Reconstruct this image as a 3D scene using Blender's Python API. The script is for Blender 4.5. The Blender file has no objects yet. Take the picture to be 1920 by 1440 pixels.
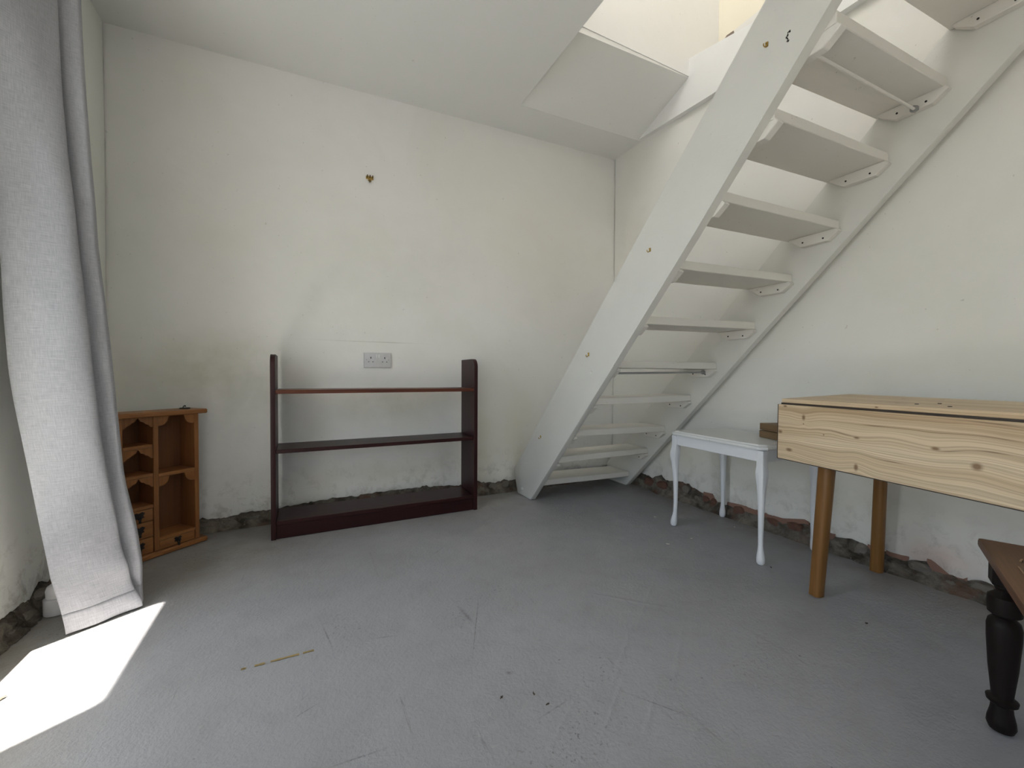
import bpy, bmesh, math, random
from mathutils import Vector, Matrix, noise
random.seed(7)
PI = math.pi
col = bpy.context.scene.collection
S = bpy.context.scene

# ------------------------------------------------------------------ camera, world, lights, exposure
H = 0.76
F_PX, PITCH, ROLL, YAW = 771.116, 0.02071, -0.00531, 0.46524
def _ray(a, b):
    a, b = a*math.cos(ROLL)+b*math.sin(ROLL), -a*math.sin(ROLL)+b*math.cos(ROLL)
    zf = math.cos(PITCH)+b*math.sin(PITCH); yu = -math.sin(PITCH)+b*math.cos(PITCH)
    return Vector((zf*math.sin(YAW)+a*math.cos(YAW), zf*math.cos(YAW)-a*math.sin(YAW), yu))
fw = _ray(0, 0); rt = _ray(1, 0)-fw; up = _ray(0, 1)-fw
cam_data = bpy.data.cameras.new('camera'); cam = bpy.data.objects.new('camera', cam_data); col.objects.link(cam)
M = Matrix((rt, up, -fw)).transposed().to_4x4(); M.translation = Vector((0, 0, H))
cam.matrix_world = M
cam_data.sensor_width = 36; cam_data.lens = 36*F_PX/1920; cam_data.clip_start = 0.02
S.camera = cam
S.view_settings.view_transform = 'Standard'; S.view_settings.look = 'None'
S.view_settings.gamma = 1; S.view_settings.use_curve_mapping = False
S.view_settings.exposure = -0.33

W = bpy.data.worlds.new('world'); S.world = W; W.use_nodes = True
wn = W.node_tree; wn.nodes.clear()
sky = wn.nodes.new('ShaderNodeTexSky'); sky.sky_type = 'NISHITA'; sky.sun_disc = False
SUN_AZ = Vector((0.845, 0.535)).normalized(); SUN_EL = math.radians(66)
sky.sun_elevation = SUN_EL; sky.sun_rotation = math.atan2(-SUN_AZ.x, -SUN_AZ.y)
bgn = wn.nodes.new('ShaderNodeBackground'); bgn.inputs[1].default_value = 0.30
wo = wn.nodes.new('ShaderNodeOutputWorld')
wn.links.new(sky.outputs[0], bgn.inputs[0]); wn.links.new(bgn.outputs[0], wo.inputs[0])

def light(name, kind, loc, direction, energy, color, size=None):
    d = bpy.data.lights.new(name, kind); d.energy = energy; d.color = color
    if kind == 'AREA':
        d.shape = 'RECTANGLE'; d.size, d.size_y = size
    o = bpy.data.objects.new(name, d); col.objects.link(o)
    o.location = loc; o.rotation_euler = Vector(direction).to_track_quat('-Z', 'Y').to_euler()
    return o
sun = light('sun', 'SUN', (-3, -2, 6), (SUN_AZ.x*math.cos(SUN_EL), SUN_AZ.y*math.cos(SUN_EL), -math.sin(SUN_EL)), 75.0, (1, .96, .90))
sun.data.angle = 0.02
light('daylight_side_window', 'AREA', (-1.16, 1.168, 1.03), (1, 0, -.05), 13, (.86, .93, 1), (.70, 1.5))
light('fill_left_opening', 'AREA', (-1.16, -.75, 1.05), (1, 0.0, -.1), 3, (.93, .96, 1), (1.9, 2.0))  # side fill, through an added opening out of view
light('fill_front_opening', 'AREA', (.5, -2.4, 1.4), (0, 1, -.1), 6, (1, .98, .95), (1.4, 1.1))  # added fill from behind the camera, through an unseen opening
light('daylight_roof_window', 'AREA', (-.4, -.1, 4.68), (0, 0, -1), 50, (1, .99, .97), (1.0, 1.4))

# ------------------------------------------------------------------ helpers
def mat(name):
    m = bpy.data.materials.new(name); m.use_nodes = True
    nt = m.node_tree; b = nt.nodes['Principled BSDF']
    return m, nt, b
class N:
    """tiny node-graph helper"""
    def __init__(s, nt): s.nt = nt
    def new(s, t, **k):
        n = s.nt.nodes.new(t)
        for a, v in k.items(): setattr(n, a, v)
        return n
    def link(s, a, b): s.nt.links.new(a, b)
    def coord(s, scale=(1, 1, 1), rot=(0, 0, 0), loc=(0, 0, 0), kind='Object'):
        tc = s.new('ShaderNodeTexCoord'); mp = s.new('ShaderNodeMapping')
        mp.inputs['Scale'].default_value = scale; mp.inputs['Rotation'].default_value = rot; mp.inputs['Location'].default_value = loc
        s.link(tc.outputs[kind], mp.inputs[0]); return mp.outputs[0]
    def noise(s, vec, scale, detail=4, rough=.55, dist=0):
        n = s.new('ShaderNodeTexNoise'); n.inputs['Scale'].default_value = scale; n.inputs['Detail'].default_value = detail
        n.inputs['Roughness'].default_value = rough; n.inputs['Distortion'].default_value = dist
        if vec is not None: s.link(vec, n.inputs['Vector'])
        return n.outputs['Fac']
    def ramp(s, fac, stops):
        r = s.new('ShaderNodeValToRGB'); e = r.color_ramp.elements
        while len(e) < len(stops): e.new(.5)
        for i, (p, c) in enumerate(stops):
            e[i].position = p; e[i].color = (c, c, c, 1) if isinstance(c, (int, float)) else (*c, 1)
        s.link(fac, r.inputs[0]); return r.outputs[0]
    def mix(s, fac, a, b, mode='MIX'):
        m = s.new('ShaderNodeMix', data_type='RGBA', blend_type=mode)
        for sock, v in ((m.inputs[0], fac), (m.inputs[6], a), (m.inputs[7], b)):
            if isinstance(v, (int, float)): sock.default_value = v
            elif isinstance(v, tuple): sock.default_value = (*v, 1)
            else: s.link(v, sock)
        return m.outputs[2]
    def math(s, op, a, b=0.0, c=0.0, clamp=False):
        m = s.new('ShaderNodeMath', operation=op, use_clamp=clamp)
        for sock, v in zip(m.inputs, (a, b, c)):
            if isinstance(v, (int, float)): sock.default_value = v
            else: s.link(v, sock)
        return m.outputs[0]
    def sep(s, vec):
        n = s.new('ShaderNodeSeparateXYZ'); s.link(vec, n.inputs[0]); return n.outputs
    def comb(s, x, y, z):
        n = s.new('ShaderNodeCombineXYZ')
        for sock, v in zip(n.inputs, (x, y, z)):
            if isinstance(v, (int, float)): sock.default_value = v
            else: s.link(v, sock)
        return n.outputs[0]
    def bump(s, b, height, strength=.3, dist=.01, normal=None):
        n = s.new('ShaderNodeBump'); n.inputs['Strength'].default_value = strength; n.inputs['Distance'].default_value = dist
        s.link(height, n.inputs['Height'])
        if normal is not None: s.link(normal, n.inputs['Normal'])
        s.link(n.outputs[0], b.inputs['Normal']); return n.outputs[0]
    def blob(s, xyz, cx, cy, rx, ry, ang=0.0, axes=(0, 1)):
        """soft elliptical mask round a point, 1 in the middle"""
        dx = s.math('SUBTRACT', xyz[axes[0]], cx); dy = s.math('SUBTRACT', xyz[axes[1]], cy)
        ca, sa = math.cos(ang), math.sin(ang)
        u = s.math('ADD', s.math('MULTIPLY', dx, ca/rx), s.math('MULTIPLY', dy, sa/rx))
        v = s.math('ADD', s.math('MULTIPLY', dx, -sa/ry), s.math('MULTIPLY', dy, ca/ry))
        d = s.math('ADD', s.math('MULTIPLY', u, u), s.math('MULTIPLY', v, v))
        return s.math('EXPONENT', s.math('MULTIPLY', d, -1.0))

def paint(name, c, rough=.5, spots=None, bump=.15, scale=18, spec=.4):
    m, nt, b = mat(name); n = N(nt); v = n.coord()
    f = n.noise(v, scale*.35, 5)
    cc = n.mix(f, tuple(x*.93 for x in c), tuple(min(1, x*1.05) for x in c))
    if spots:
        sp = n.ramp(n.noise(v, 60, 3, .7), [(.70, 0.0), (.74, 1.0)])
        cc = n.mix(n.math('MULTIPLY', sp, spots[1]), cc, spots[0])
    n.link(cc, b.inputs['Base Color']); b.inputs['Roughness'].default_value = rough
    b.inputs['Specular IOR Level'].default_value = spec
    n.bump(b, n.noise(v, scale*4, 4), bump, .004)
    return m
def flat(name, c, rough=.5, metal=0.0):
    m, nt, b = mat(name); n = N(nt)
    cc = n.mix(n.noise(n.coord(), 40, 3), tuple(x*.85 for x in c), tuple(min(1, x*1.1) for x in c))
    n.link(cc, b.inputs['Base Color']); b.inputs['Roughness'].default_value = rough; b.inputs['Metallic'].default_value = metal
    return m
def wood(name, dark, light_, axis=0, freq=60, stretch=.12, rough=.45, knots=None, bump=.1, spec=.4, fine=.35):
    """grain runs along the object's own axis (0=x 1=y 2=z)"""
    m, nt, b = mat(name); n = N(nt)
    sc = [1, 1, 1]; sc[axis] = stretch
    v = n.coord(scale=tuple(sc))
    big = n.noise(v, 6, 3, .5, .3)
    s1 = n.noise(v, freq, 6, .65, .15)
    s2 = n.noise(n.coord(scale=tuple(x if i != axis else .02 for i, x in enumerate(sc))), freq*4, 3, .6)
    f = n.math('ADD', n.math('MULTIPLY', big, .5), n.math('MULTIPLY', s1, .5))
    f = n.math('ADD', n.math('MULTIPLY', f, 1-fine), n.math('MULTIPLY', s2, fine))
    cc = n.mix(n.ramp(f, [(.34, 0.0), (.64, 1.0)]), dark, light_)
    n.link(cc, b.inputs['Base Color']); b.inputs['Roughness'].default_value = rough
    b.inputs['Specular IOR Level'].default_value = spec
    n.bump(b, s2, bump, .002)
    return m

def build(name, bm, material, parent=None, kind=None, smooth=False, loc=None):
    me = bpy.data.meshes.new(name)
    bmesh.ops.recalc_face_normals(bm, faces=bm.faces)
    bm.to_mesh(me); bm.free()
    if material: me.materials.append(material)
    if smooth:
        for p in me.polygons: p.use_smooth = True
        if hasattr(me, 'set_sharp_from_angle'): me.set_sharp_from_angle(angle=math.radians(38))
    o = bpy.data.objects.new(name, me); col.objects.link(o)
    if parent: o.parent = parent
    if kind: o['kind'] = kind
    if loc: o.location = loc
    return o
def tag(o, label, cat, group=None):
    o['label'] = label; o['category'] = cat
    if group: o['group'] = group
    return o
def thing(name, label, cat, loc=(0, 0, 0), rz=0.0, group=None):
    o = bpy.data.objects.new(name, None); col.objects.link(o); o.empty_display_size = .05
    o.location = loc; o.rotation_euler = (0, 0, rz)
    return tag(o, label, cat, group)
def quadbox(bm, P):
    """8 points: bottom 4 (ccw) then top 4"""
    v = [bm.verts.new(p) for p in P]
    for f in ((3, 2, 1, 0), (4, 5, 6, 7), (0, 1, 5, 4), (1, 2, 6, 5), (2, 3, 7, 6), (3, 0, 4, 7)):
        bm.faces.new([v[i] for i in f])
    return v
def box(x0, x1, y0, y1, z0, z1, bev=0.0, seg=2, bm=None):
    own = bmesh.new()
    quadbox(own, [(x0, y0, z0), (x1, y0, z0), (x1, y1, z0), (x0, y1, z0), (x0, y0, z1), (x1, y0, z1), (x1, y1, z1), (x0, y1, z1)])
    if bev: bmesh.ops.bevel(own, geom=own.edges[:], offset=bev, segments=seg, affect='EDGES', profile=.6)
    return merge(bm, own)
def merge(bm, own):
    if bm is None: return own
    me = bpy.data.meshes.new('tmp'); own.to_mesh(me); own.free(); bm.from_mesh(me); bpy.data.meshes.remove(me)
    return bm
def prism(pts, a0, a1, axis='x', bev=0.0, seg=2, bm=None):
    """extrude a 2-D outline along an axis; outline is (y,z) for x, (x,z) for y, (x,y) for z"""
    own = bmesh.new()
    def P(p, a):
        return (a, p[0], p[1]) if axis == 'x' else (p[0], a, p[1]) if axis == 'y' else (p[0], p[1], a)
    A = [own.verts.new(P(p, a0)) for p in pts]; B = [own.verts.new(P(p, a1)) for p in pts]
    own.faces.new(A); own.faces.new(B[::-1])
    k = len(pts)
    for i in range(k): own.faces.new((A[i], B[i], B[(i+1) % k], A[(i+1) % k]))
    if bev: bmesh.ops.bevel(own, geom=own.edges[:], offset=bev, segments=seg, affect='EDGES', profile=.6)
    return merge(bm, own)
def lathe(prof, seg=24, c=(0, 0, 0), bm=None):
    own = bmesh.new(); rings = []
    for r, z in prof:
        rings.append([own.verts.new((c[0]+r*math.cos(2*PI*i/seg), c[1]+r*math.sin(2*PI*i/seg), c[2]+z)) for i in range(seg)])
    for a, b in zip(rings, rings[1:]):
        for i in range(seg): own.faces.new((a[i], a[(i+1) % seg], b[(i+1) % seg], b[i]))
    own.faces.new(rings[0][::-1]); own.faces.new(rings[-1])
    return merge(bm, own)
def tube(p0, p1, r, seg=12, bm=None):
    own = bmesh.new(); p0, p1 = Vector(p0), Vector(p1); d = p1-p0
    bmesh.ops.create_cone(own, cap_ends=True, segments=seg, radius1=r, radius2=r, depth=d.length)
    q = d.to_track_quat('Z', 'Y').to_matrix().to_4x4(); q.translation = (p0+p1)/2
    own.transform(q); return merge(bm, own)
def wire(pts, r, seg=8, bm=None):
    for a, b in zip(pts, pts[1:]): bm = tube(a, b, r, seg, bm) if bm else tube(a, b, r, seg)
    for p in pts[1:-1]:
        own = bmesh.new(); bmesh.ops.create_icosphere(own, subdivisions=1, radius=r*1.02); own.transform(Matrix.Translation(Vector(p))); merge(bm, own)
    return bm

# ------------------------------------------------------------------ materials of the setting
def wall_mat(name, base, stain, amount=1.0, blobs=(), axes=(0, 2), lowdirt=1.0):
    m, nt, b = mat(name); n = N(nt); v = n.coord(); xyz = n.sep(v)
    big = n.ramp(n.noise(v, 1.1, 4, .55, .6), [(.42, 0.0), (.66, 1.0)])
    mid = n.ramp(n.noise(v, 4.2, 5, .6, .5), [(.50, 0.0), (.72, 1.0)])
    c = n.mix(n.math('MULTIPLY', big, .35*amount), base, stain)
    c = n.mix(n.math('MULTIPLY', mid, .16*amount), c, tuple(x*.86 for x in base))
    for (cx, cz, rx, rz, ang, k, colr) in blobs:
        mk = n.math('MULTIPLY', n.blob(xyz, cx, cz, rx, rz, ang, axes), n.ramp(n.noise(v, 7, 5, .6), [(.25, .25), (.7, 1.0)]))
        c = n.mix(n.math('MULTIPLY', mk, min(1, k*1.5)), c, colr)
    # splashes and flaking just above the floor
    low = n.math('SUBTRACT', 1.0, n.math('MULTIPLY', xyz[2], 3.2), clamp=True)
    sp = n.math('MULTIPLY', low, n.ramp(n.noise(v, 16, 6, .68, .4), [(.50, 0.0), (.66, 1.0)]))
    c = n.mix(n.math('MULTIPLY', sp, .55*lowdirt), c, (.30, .27, .21))
    pin = n.math('MULTIPLY', n.ramp(n.noise(v, 55, 2, .6), [(.735, 0.0), (.765, 1.0)]), .30)
    c = n.mix(pin, c, (.28, .25, .20))
    n.link(c, b.inputs['Base Color']); b.inputs['Roughness'].default_value = .62; b.inputs['Specular IOR Level'].default_value = .3
    h = n.math('ADD', n.math('MULTIPLY', n.noise(v, 2.6, 3), 1.0), n.math('MULTIPLY', n.noise(v, 22, 4, .6), .10))
    h = n.math('ADD', h, n.math('MULTIPLY', sp, .15))
    n.bump(b, h, .30, .035)
    return m
WHITE = (.86, .845, .815); STAIN = (.76, .745, .64)
back_mat = wall_mat('painted_plaster_back', WHITE, STAIN, 1.0, blobs=[
    (-.42, .78, .30, .16, 0, .55, (.56, .53, .40)), (-.30, .62, .2, .30, 0, .35, (.55, .55, .52)),
    (.55, 1.35, .45, .22, .3, .22, (.62, .62, .57)), (.42, .58, .35, .12, 0, .40, (.55, .53, .42)),
    (1.0, .30, .12, .28, 0, .35, (.74, .68, .45)), (1.25, .35, .10, .25, 0, .3, (.74, .68, .48)),
    (.35, .20, .5, .08, 0, .35, (.60, .56, .42)), (.15, 1.55, .3, .2, .2, .12, (.62, .62, .58)), (.33, .945, .20, .0022, 0, .6, (.45, .43, .36)), (.02, 1.12, .05, .22, -.5, .25, (.58, .58, .55)),
    (.78, .22, .10, .10, 0, .4, (.45, .42, .34))])
right_mat = wall_mat('painted_plaster_right', (.82, .80, .75), (.75, .72, .60), 1.0, blobs=[
    (1.3, .20, .28, .05, 0, .35, (.50, .49, .40)), (.85, .25, .3, .15, 0, .3, (.62, .58, .46)),
    (.6, 1.15, .5, .3, .4, .16, (.62, .63, .50)), (.9, .75, .5, .08, 0, .16, (.62, .63, .50)),
    (1.75, .30, .2, .1, 0, .3, (.74, .70, .50)), (.63, .10, .10, .06, 0, .5, (.62, .42, .33))], axes=(1, 2))
left_mat = wall_mat('painted_plaster_left', (.84, .85, .80), STAIN, .8, axes=(1, 2), lowdirt=1.3)
ceil_mat = wall_mat('painted_ceiling', (.82, .815, .78), (.80, .79, .74), .5, axes=(0, 1), lowdirt=0)
upper_mat = wall_mat('upper_room_white', (.86, .85, .825), (.84, .83, .80), .4, lowdirt=0)
cream_mat = wall_mat('upper_room_cream', (.86, .80, .66), (.85, .80, .68), .4, lowdirt=0)

def floor_material():
    m, nt, b = mat('painted_concrete'); n = N(nt); v = n.coord(); xyz = n.sep(v)
    c = n.mix(n.ramp(n.noise(v, 1.6, 5, .6, .5), [(.35, 0.0), (.7, 1.0)]), (.350, .352, .366), (.295, .294, .300))
    c = n.mix(n.math('MULTIPLY', n.ramp(n.noise(v, 9, 6, .65), [(.5, 0.0), (.75, 1.0)]), .35), c, (.245, .240, .235))
    c = n.mix(n.math('MULTIPLY', n.ramp(n.noise(v, 26, 4, .7), [(.62, 0.0), (.70, 1.0)]), .30), c, (.34, .34, .345))
    # dust towards the walls, and a darker patch by the cabinet
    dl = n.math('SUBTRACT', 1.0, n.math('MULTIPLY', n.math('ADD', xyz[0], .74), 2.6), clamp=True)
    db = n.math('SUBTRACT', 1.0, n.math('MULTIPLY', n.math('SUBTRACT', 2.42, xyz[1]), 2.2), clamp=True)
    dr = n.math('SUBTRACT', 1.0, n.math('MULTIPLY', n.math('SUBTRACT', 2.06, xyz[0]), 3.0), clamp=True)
    dirt_shade = n.math('MAXIMUM', n.math('MAXIMUM', dl, db), dr)
    dirt_shade = n.math('MAXIMUM', dirt_shade, n.math('MULTIPLY', n.blob(xyz, -.30, 2.05, .42, .24, .55), .8))  # dirty floor, with the curtain's shade painted in as well
    dirt_shade = n.math('MULTIPLY', dirt_shade, n.ramp(n.noise(v, 12, 6, .65), [(.30, .25), (.62, 1.0)]))
    c = n.mix(n.math('MULTIPLY', dirt_shade, .75), c, (.235, .205, .16))
    # black specks gathered in scuffed patches
    sp = n.ramp(n.noise(v, 95, 3, .75), [(.60, 0.0), (.66, 1.0)])
    area = None
    for cx, cy, rx, ry, a in ((1.12, .70, .10, .035, .5), (1.01, .67, .035, .06, .2), (.70, .84, .10, .05, .4), (.56, 1.30, .20, .05, .2),
                              (.50, .70, .16, .08, .3), (.42, 1.22, .05, .12, 0), (-.30, 2.05, .45, .10, -.1), (-.6, 1.7, .12, .25, 0), (.10, 1.32, .05, .10, .3)):
        g = n.blob(xyz, cx, cy, rx, ry, a); area = g if area is None else n.math('MAXIMUM', area, g)
    c = n.mix(n.math('MULTIPLY', n.math('MULTIPLY', sp, area), .55), c, (.035, .032, .03))
    sp2 = n.math('MULTIPLY', n.ramp(n.noise(v, 42, 2, .6), [(.745, 0.0), (.775, 1.0)]), .5)
    c = n.mix(sp2, c, (.05, .045, .04))
    # marks scraped into the paint
    for cx, cy, L, wd, a in [(0.053, 1.294, 0.052, 0.0016, -1.4), (-0.005, 1.024, 0.021, 0.0012, 0.43), (0.467, 1.168, 0.125, 0.0014, -2.01), (0.09, 0.851, 0.045, 0.0016, -0.06), (0.509, 1.72, 0.032, 0.002, 0.76), (0.202, 1.216, 0.025, 0.0014, -0.26), (0.451, 1.218, 0.043, 0.006, -1.48), (0.463, 0.928, 0.008, 0.005, -0.46), (0.506, 0.782, 0.033, 0.0014, 0.17), (0.73, 0.681, 0.07, 0.0013, -0.97)]:
        mk = n.math('MULTIPLY', n.blob(xyz, cx, cy, L, wd, a), n.ramp(n.noise(v, 90, 3, .7), [(.35, .2), (.6, .8)]))
        c = n.mix(mk, c, (.10, .095, .09))
    # scratches: thin lines in two directions
    for ang, k, sc in ((1.05, .45, 5.0), (1.9, .35, 4.0), (.3, .3, 4.5)):
        vv = n.coord(scale=(sc*12, sc*.35, 1), rot=(0, 0, ang))
        ln = n.ramp(n.noise(vv, 1.0, 2, .4), [(.748, 0.0), (.757, 1.0), (.762, 1.0), (.77, 0.0)])
        c = n.mix(n.math('MULTIPLY', ln, k), c, (.10, .095, .09))
    n.link(c, b.inputs['Base Color'])
    r = n.ramp(n.noise(v, 7, 4), [(.3, .38), (.7, .56)]); n.link(r, b.inputs['Roughness'])
    b.inputs['Specular IOR Level'].default_value = .45
    # trowel ridges left in the concrete run towards the camera
    h = n.math('ADD', n.math('MULTIPLY', n.noise(v, 30, 5, .65), .35), n.math('MULTIPLY', n.noise(v, 120, 3, .6), .16))
    for cx, cy, L, wd, a, k in ((.98, 1.05, .20, .006, -.82, .5), (.78, .86, .16, .005, .65, .5), (.62, .72, .14, .005, .62, .6),
                              (.90, .78, .18, .006, .62, .6), (.50, .74, .10, .005, .60, .55), (.70, .68, .12, .005, .6, .6), (1.02, 1.02, .22, .006, .62, .35)):
        h = n.math('ADD', h, n.math('MULTIPLY', n.math('MULTIPLY', n.blob(xyz, cx, cy, L*.7, wd*1.3, a), n.noise(v, 18, 3)), k*.9))
    n.bump(b, h, .75, .008)
    return m
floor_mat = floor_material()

def rubble_material():
    m, nt, b = mat('exposed_masonry'); n = N(nt); v = n.coord()
    c = n.mix(n.ramp(n.noise(v, 14, 6, .65, .4), [(.35, 0.0), (.65, 1.0)]), (.060, .050, .038), (.25, .218, .175))
    c = n.mix(n.math('MULTIPLY', n.ramp(n.noise(v, 6, 4, .6), [(.52, 0.0), (.60, 1.0)]), .5), c, (.20, .095, .060))
    c = n.mix(n.ramp(n.noise(v, 45, 3, .7), [(.66, 0.0), (.72, 1.0)]), c, (.33, .31, .27))
    n.link(c, b.inputs['Base Color']); b.inputs['Roughness'].default_value = .95; b.inputs['Specular IOR Level'].default_value = .1
    n.bump(b, n.noise(v, 60, 6, .7), .9, .012)
    return m
rubble_mat = rubble_material()
brick_mat = paint('old_red_brick', (.155, .082, .060), .9, ((.42, .37, .31), .6), .6, 30, .1)
stone_mat = paint('grey_stone', (.20, .175, .145), .95, ((.38, .35, .30), .5), .8, 30, .1)
skim_mat = paint('old_pink_skim', (.27, .155, .115), .9, ((.55, .50, .44), .5), .4, 24, .1)

# ------------------------------------------------------------------ room shell
XR, YB, XL, YF = 2.06, 2.42, -0.775, -2.1
def cz(x): return 2.284+.0294*(x+.78)

bm = bmesh.new(); nx, ny = 90, 130
gx = [-1.12+(3.4)*i/nx for i in range(nx+1)]; gy = [-2.42+5.0*j/ny for j in range(ny+1)]
g = [[bm.verts.new((x, y, .0022*(noise.noise(Vector((x*2.1, y*2.1, 3)))-.2)-.0005 if (-.9 < x < 2.1 and y > -1.9) else 0)) for y in gy] for x in gx]
for i in range(nx):
    for j in range(ny): bm.faces.new((g[i][j], g[i+1][j], g[i+1][j+1], g[i][j+1]))
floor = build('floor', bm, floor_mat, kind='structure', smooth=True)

def interp(tab, t):
    if t <= tab[0][0]: return tab[0][1]
    for (a, va), (b, vb) in zip(tab, tab[1:]):
        if t <= b: return va+(vb-va)*(t-a)/(b-a)
    return tab[-1][1]
def jag(t, seed): return .012*noise.noise(Vector((t*26, seed, 0)))+.006*noise.noise(Vector((t*75, seed, 5)))+.004*noise.noise(Vector((t*170, seed, 9)))
RW = sorted([(2.40, .085), (2.117, .091), (2.019, .087), (1.941, .115), (1.905, .092), (1.82, .105), (1.732, .116), (1.709, .096), (1.616, .08), (1.553, .084), (1.546, .049), (1.461, .064), (1.387, .07), (1.293, .071), (1.228, .064), (1.177, .064), (1.082, .09), (0.971, .062), (0.891, .077), (0.863, .071), (0.823, .062), (0.749, .063), (0.709, .063), (0.673, .076), (0.647, .077), (0.621, .058), (0.597, .04), (0.566, .042), (0.545, .061), (0.511, .064), (0, .07), (-2.1, .07)])
BW = [(-.775, .05), (-0.452, .062), (-0.412, .043), (-0.385, .038), (-0.337, .049), (-0.282, .068), (-0.161, .066), (0.071, .085), (0.259, .086), (0.33, .09), (0.634, .093), (0.858, .073), (0.975, .087), (1.016, .072), (1.083, .065), (1.163, .073), (1.202, .065), (1.6, .08), (2.06, .085)]
LW = [(-2.1, .06), (1.0, .05), (1.55, .03), (1.70, .018), (1.80, .03), (1.87, .085), (1.93, .055), (2.42, .05)]

def plaster_wall(name, P, tab, t0, t1, ztop, material, n_in, seed, step=.012, coarse=None):
    """wall face whose bottom edge is broken; P(t) -> (x, y) on the wall plane, n_in points into the room"""
    bm = bmesh.new(); cols = []; t = t0; ts = []
    while t < t1-1e-6:
        ts.append(t); t += step if not coarse or t > coarse-1e-6 else .08
    ts.append(t1)
    for t in ts:
        x, y = P(t); zb = max(.008, interp(tab, t)+jag(t, seed)); zt = ztop(x, y)
        zs = [zb, zb+.008, zb+.05, zb+.16, .6, 1.2, 1.8, zt]
        out = [0.0, .004, .003, 0, 0, 0, 0, 0]
        c = [bm.verts.new((x-n_in[0]*.022, y-n_in[1]*.022, zb+.004))]
        for z, o in zip(zs, out):
            w = (.004*noise.noise(Vector((t*3.0, z*3.0, seed)))) if z < zt-.05 else 0
            c.append(bm.verts.new((x+n_in[0]*(w-.006+o), y+n_in[1]*(w-.006+o), z)))
        cols.append(c)
    for a, b in zip(cols, cols[1:]):
        for i in range(len(a)-1): bm.faces.new((a[i], b[i], b[i+1], a[i+1]))
    # solid back of the wall so the outside is closed too
    return bm, cols
bm, _ = plaster_wall('wall_back', lambda t: (t, YB), BW, XL-.02, XR+.02, lambda x, y: cz(x)+.02, back_mat, (0, -1), 11)
wall_back = build('wall_back', bm, back_mat, kind='structure', smooth=True)
bm, _ = plaster_wall('wall_right', lambda t: (XR, t), RW, YF, YB, lambda x, y: 2.62, right_mat, (-1, 0), 23, coarse=.1)
wall_right = build('wall_right', bm, right_mat, kind='structure', smooth=True)
# left wall: plaster panel past the window, then the rest round two openings
bm, _ = plaster_wall('wall_left', lambda t: (XL, t), LW, 1.522, YB, lambda x, y: cz(x)+.02, left_mat, (1, 0), 37)
WY0, WY1, WZ0, WZ1 = .838, 1.524, .274, 1.80      # side window opening
DY0, DY1, DZ1 = -1.7, .2, 2.02                     # unseen second opening, added to let in light
TH = .32
box(XL-TH, XL-.001, YF-.1, DY0, 0, 2.40, bm=bm); box(XL-TH, XL-.001, DY1, WY0, 0, 2.40, bm=bm)
box(XL-TH, XL-.001, DY0, DY1, DZ1, 2.40, bm=bm); box(XL-TH, XL-.001, WY0, WY1, 0, WZ0, bm=bm)
box(XL-TH, XL-.001, WY0, WY1, WZ1, 2.40, bm=bm); box(XL-TH, XL-.024, WY1, YB+.15, 0, 2.40, bm=bm)
box(XL-.03, XL-.006, 1.510, 1.524, WZ0-.02, 2.31, bm=bm)
wall_left = build('wall_left', bm, left_mat, kind='structure')
build('masonry_core', box(XL-.1, XR+.1, YB+.024, YB+.2, -.02, 2.62), stone_mat, wall_back, kind='stuff')
build('masonry_core', box(XR+.024, XR+.2, YF-.1, YB+.2, -.02, 2.55), stone_mat, wall_right, kind='stuff')
# front wall behind the camera, with an opening added for fill light
bm = box(XL-.3, XR+.1, YF-.2, YF, 0, .9); box(XL-.3, XR+.1, YF-.2, YF, 1.95, 2.4, bm=bm)
box(XL-.3, -.2, YF-.2, YF, .9, 1.95, bm=bm); box(1.2, XR+.1, YF-.2, YF, .9, 1.95, bm=bm)
build('wall_front', bm, left_mat, kind='structure')

# exposed masonry at the foot of the walls
def rubble(P, t0, t1, n_in, seed, parent, step=.007, proud=.022, damp=lambda t: 1.0):
    bm = bmesh.new(); rows = []
    prof = [(proud+.010, -.004), (proud+.004, .003), (proud*.9, .009), (proud*.75, .018), (proud*.6, .026), (proud*.45, .034), (proud*.25, .043), (proud*.1, .052), (-.004, .062), (-.012, .072), (-.018, .096), (-.02, .14)]
    k = int((t1-t0)/step)
    for i in range(k+1):
        t = t0+(t1-t0)*i/k; x, y = P(t); r = []
        for j, (o, z) in enumerate(prof):
            w = .013*noise.noise(Vector((t*14, z*30, seed)))+.010*noise.noise(Vector((t*40, z*70, seed+4)))+.006*noise.noise(Vector((t*95, z*150, seed+2)))
            o2 = o*damp(t)+damp(t)*(w if 0 < j < 11 else w*.6); zz = z+(.006*noise.noise(Vector((t*30, z*20, seed+8))) if j > 0 else 0)
            if j >= 8: o2 = min(o2, -.011)
            r.append(bm.verts.new((x+n_in[0]*o2, y+n_in[1]*o2, zz)))
        rows.append(r)
    for a, b in zip(rows, rows[1:]):
        for j in range(len(a)-1): bm.faces.new((a[j], b[j], b[j+1], a[j+1]))
    return build('rubble_footing', bm, rubble_mat, parent, kind='stuff', smooth=True)
rubble(lambda t: (t, YB), XL, XR, (0, -1), 3, wall_back)
rubble(lambda t: (XR, t), YF, YB, (-1, 0), 6, wall_right, proud=.028, damp=lambda t: 1.0 if t < 1.95 else max(.1, 1-(t-1.95)/.12))
rubble(lambda t: (XL, t), WY1-.1, YB, (1, 0), 9, wall_left, proud=.034)
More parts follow.
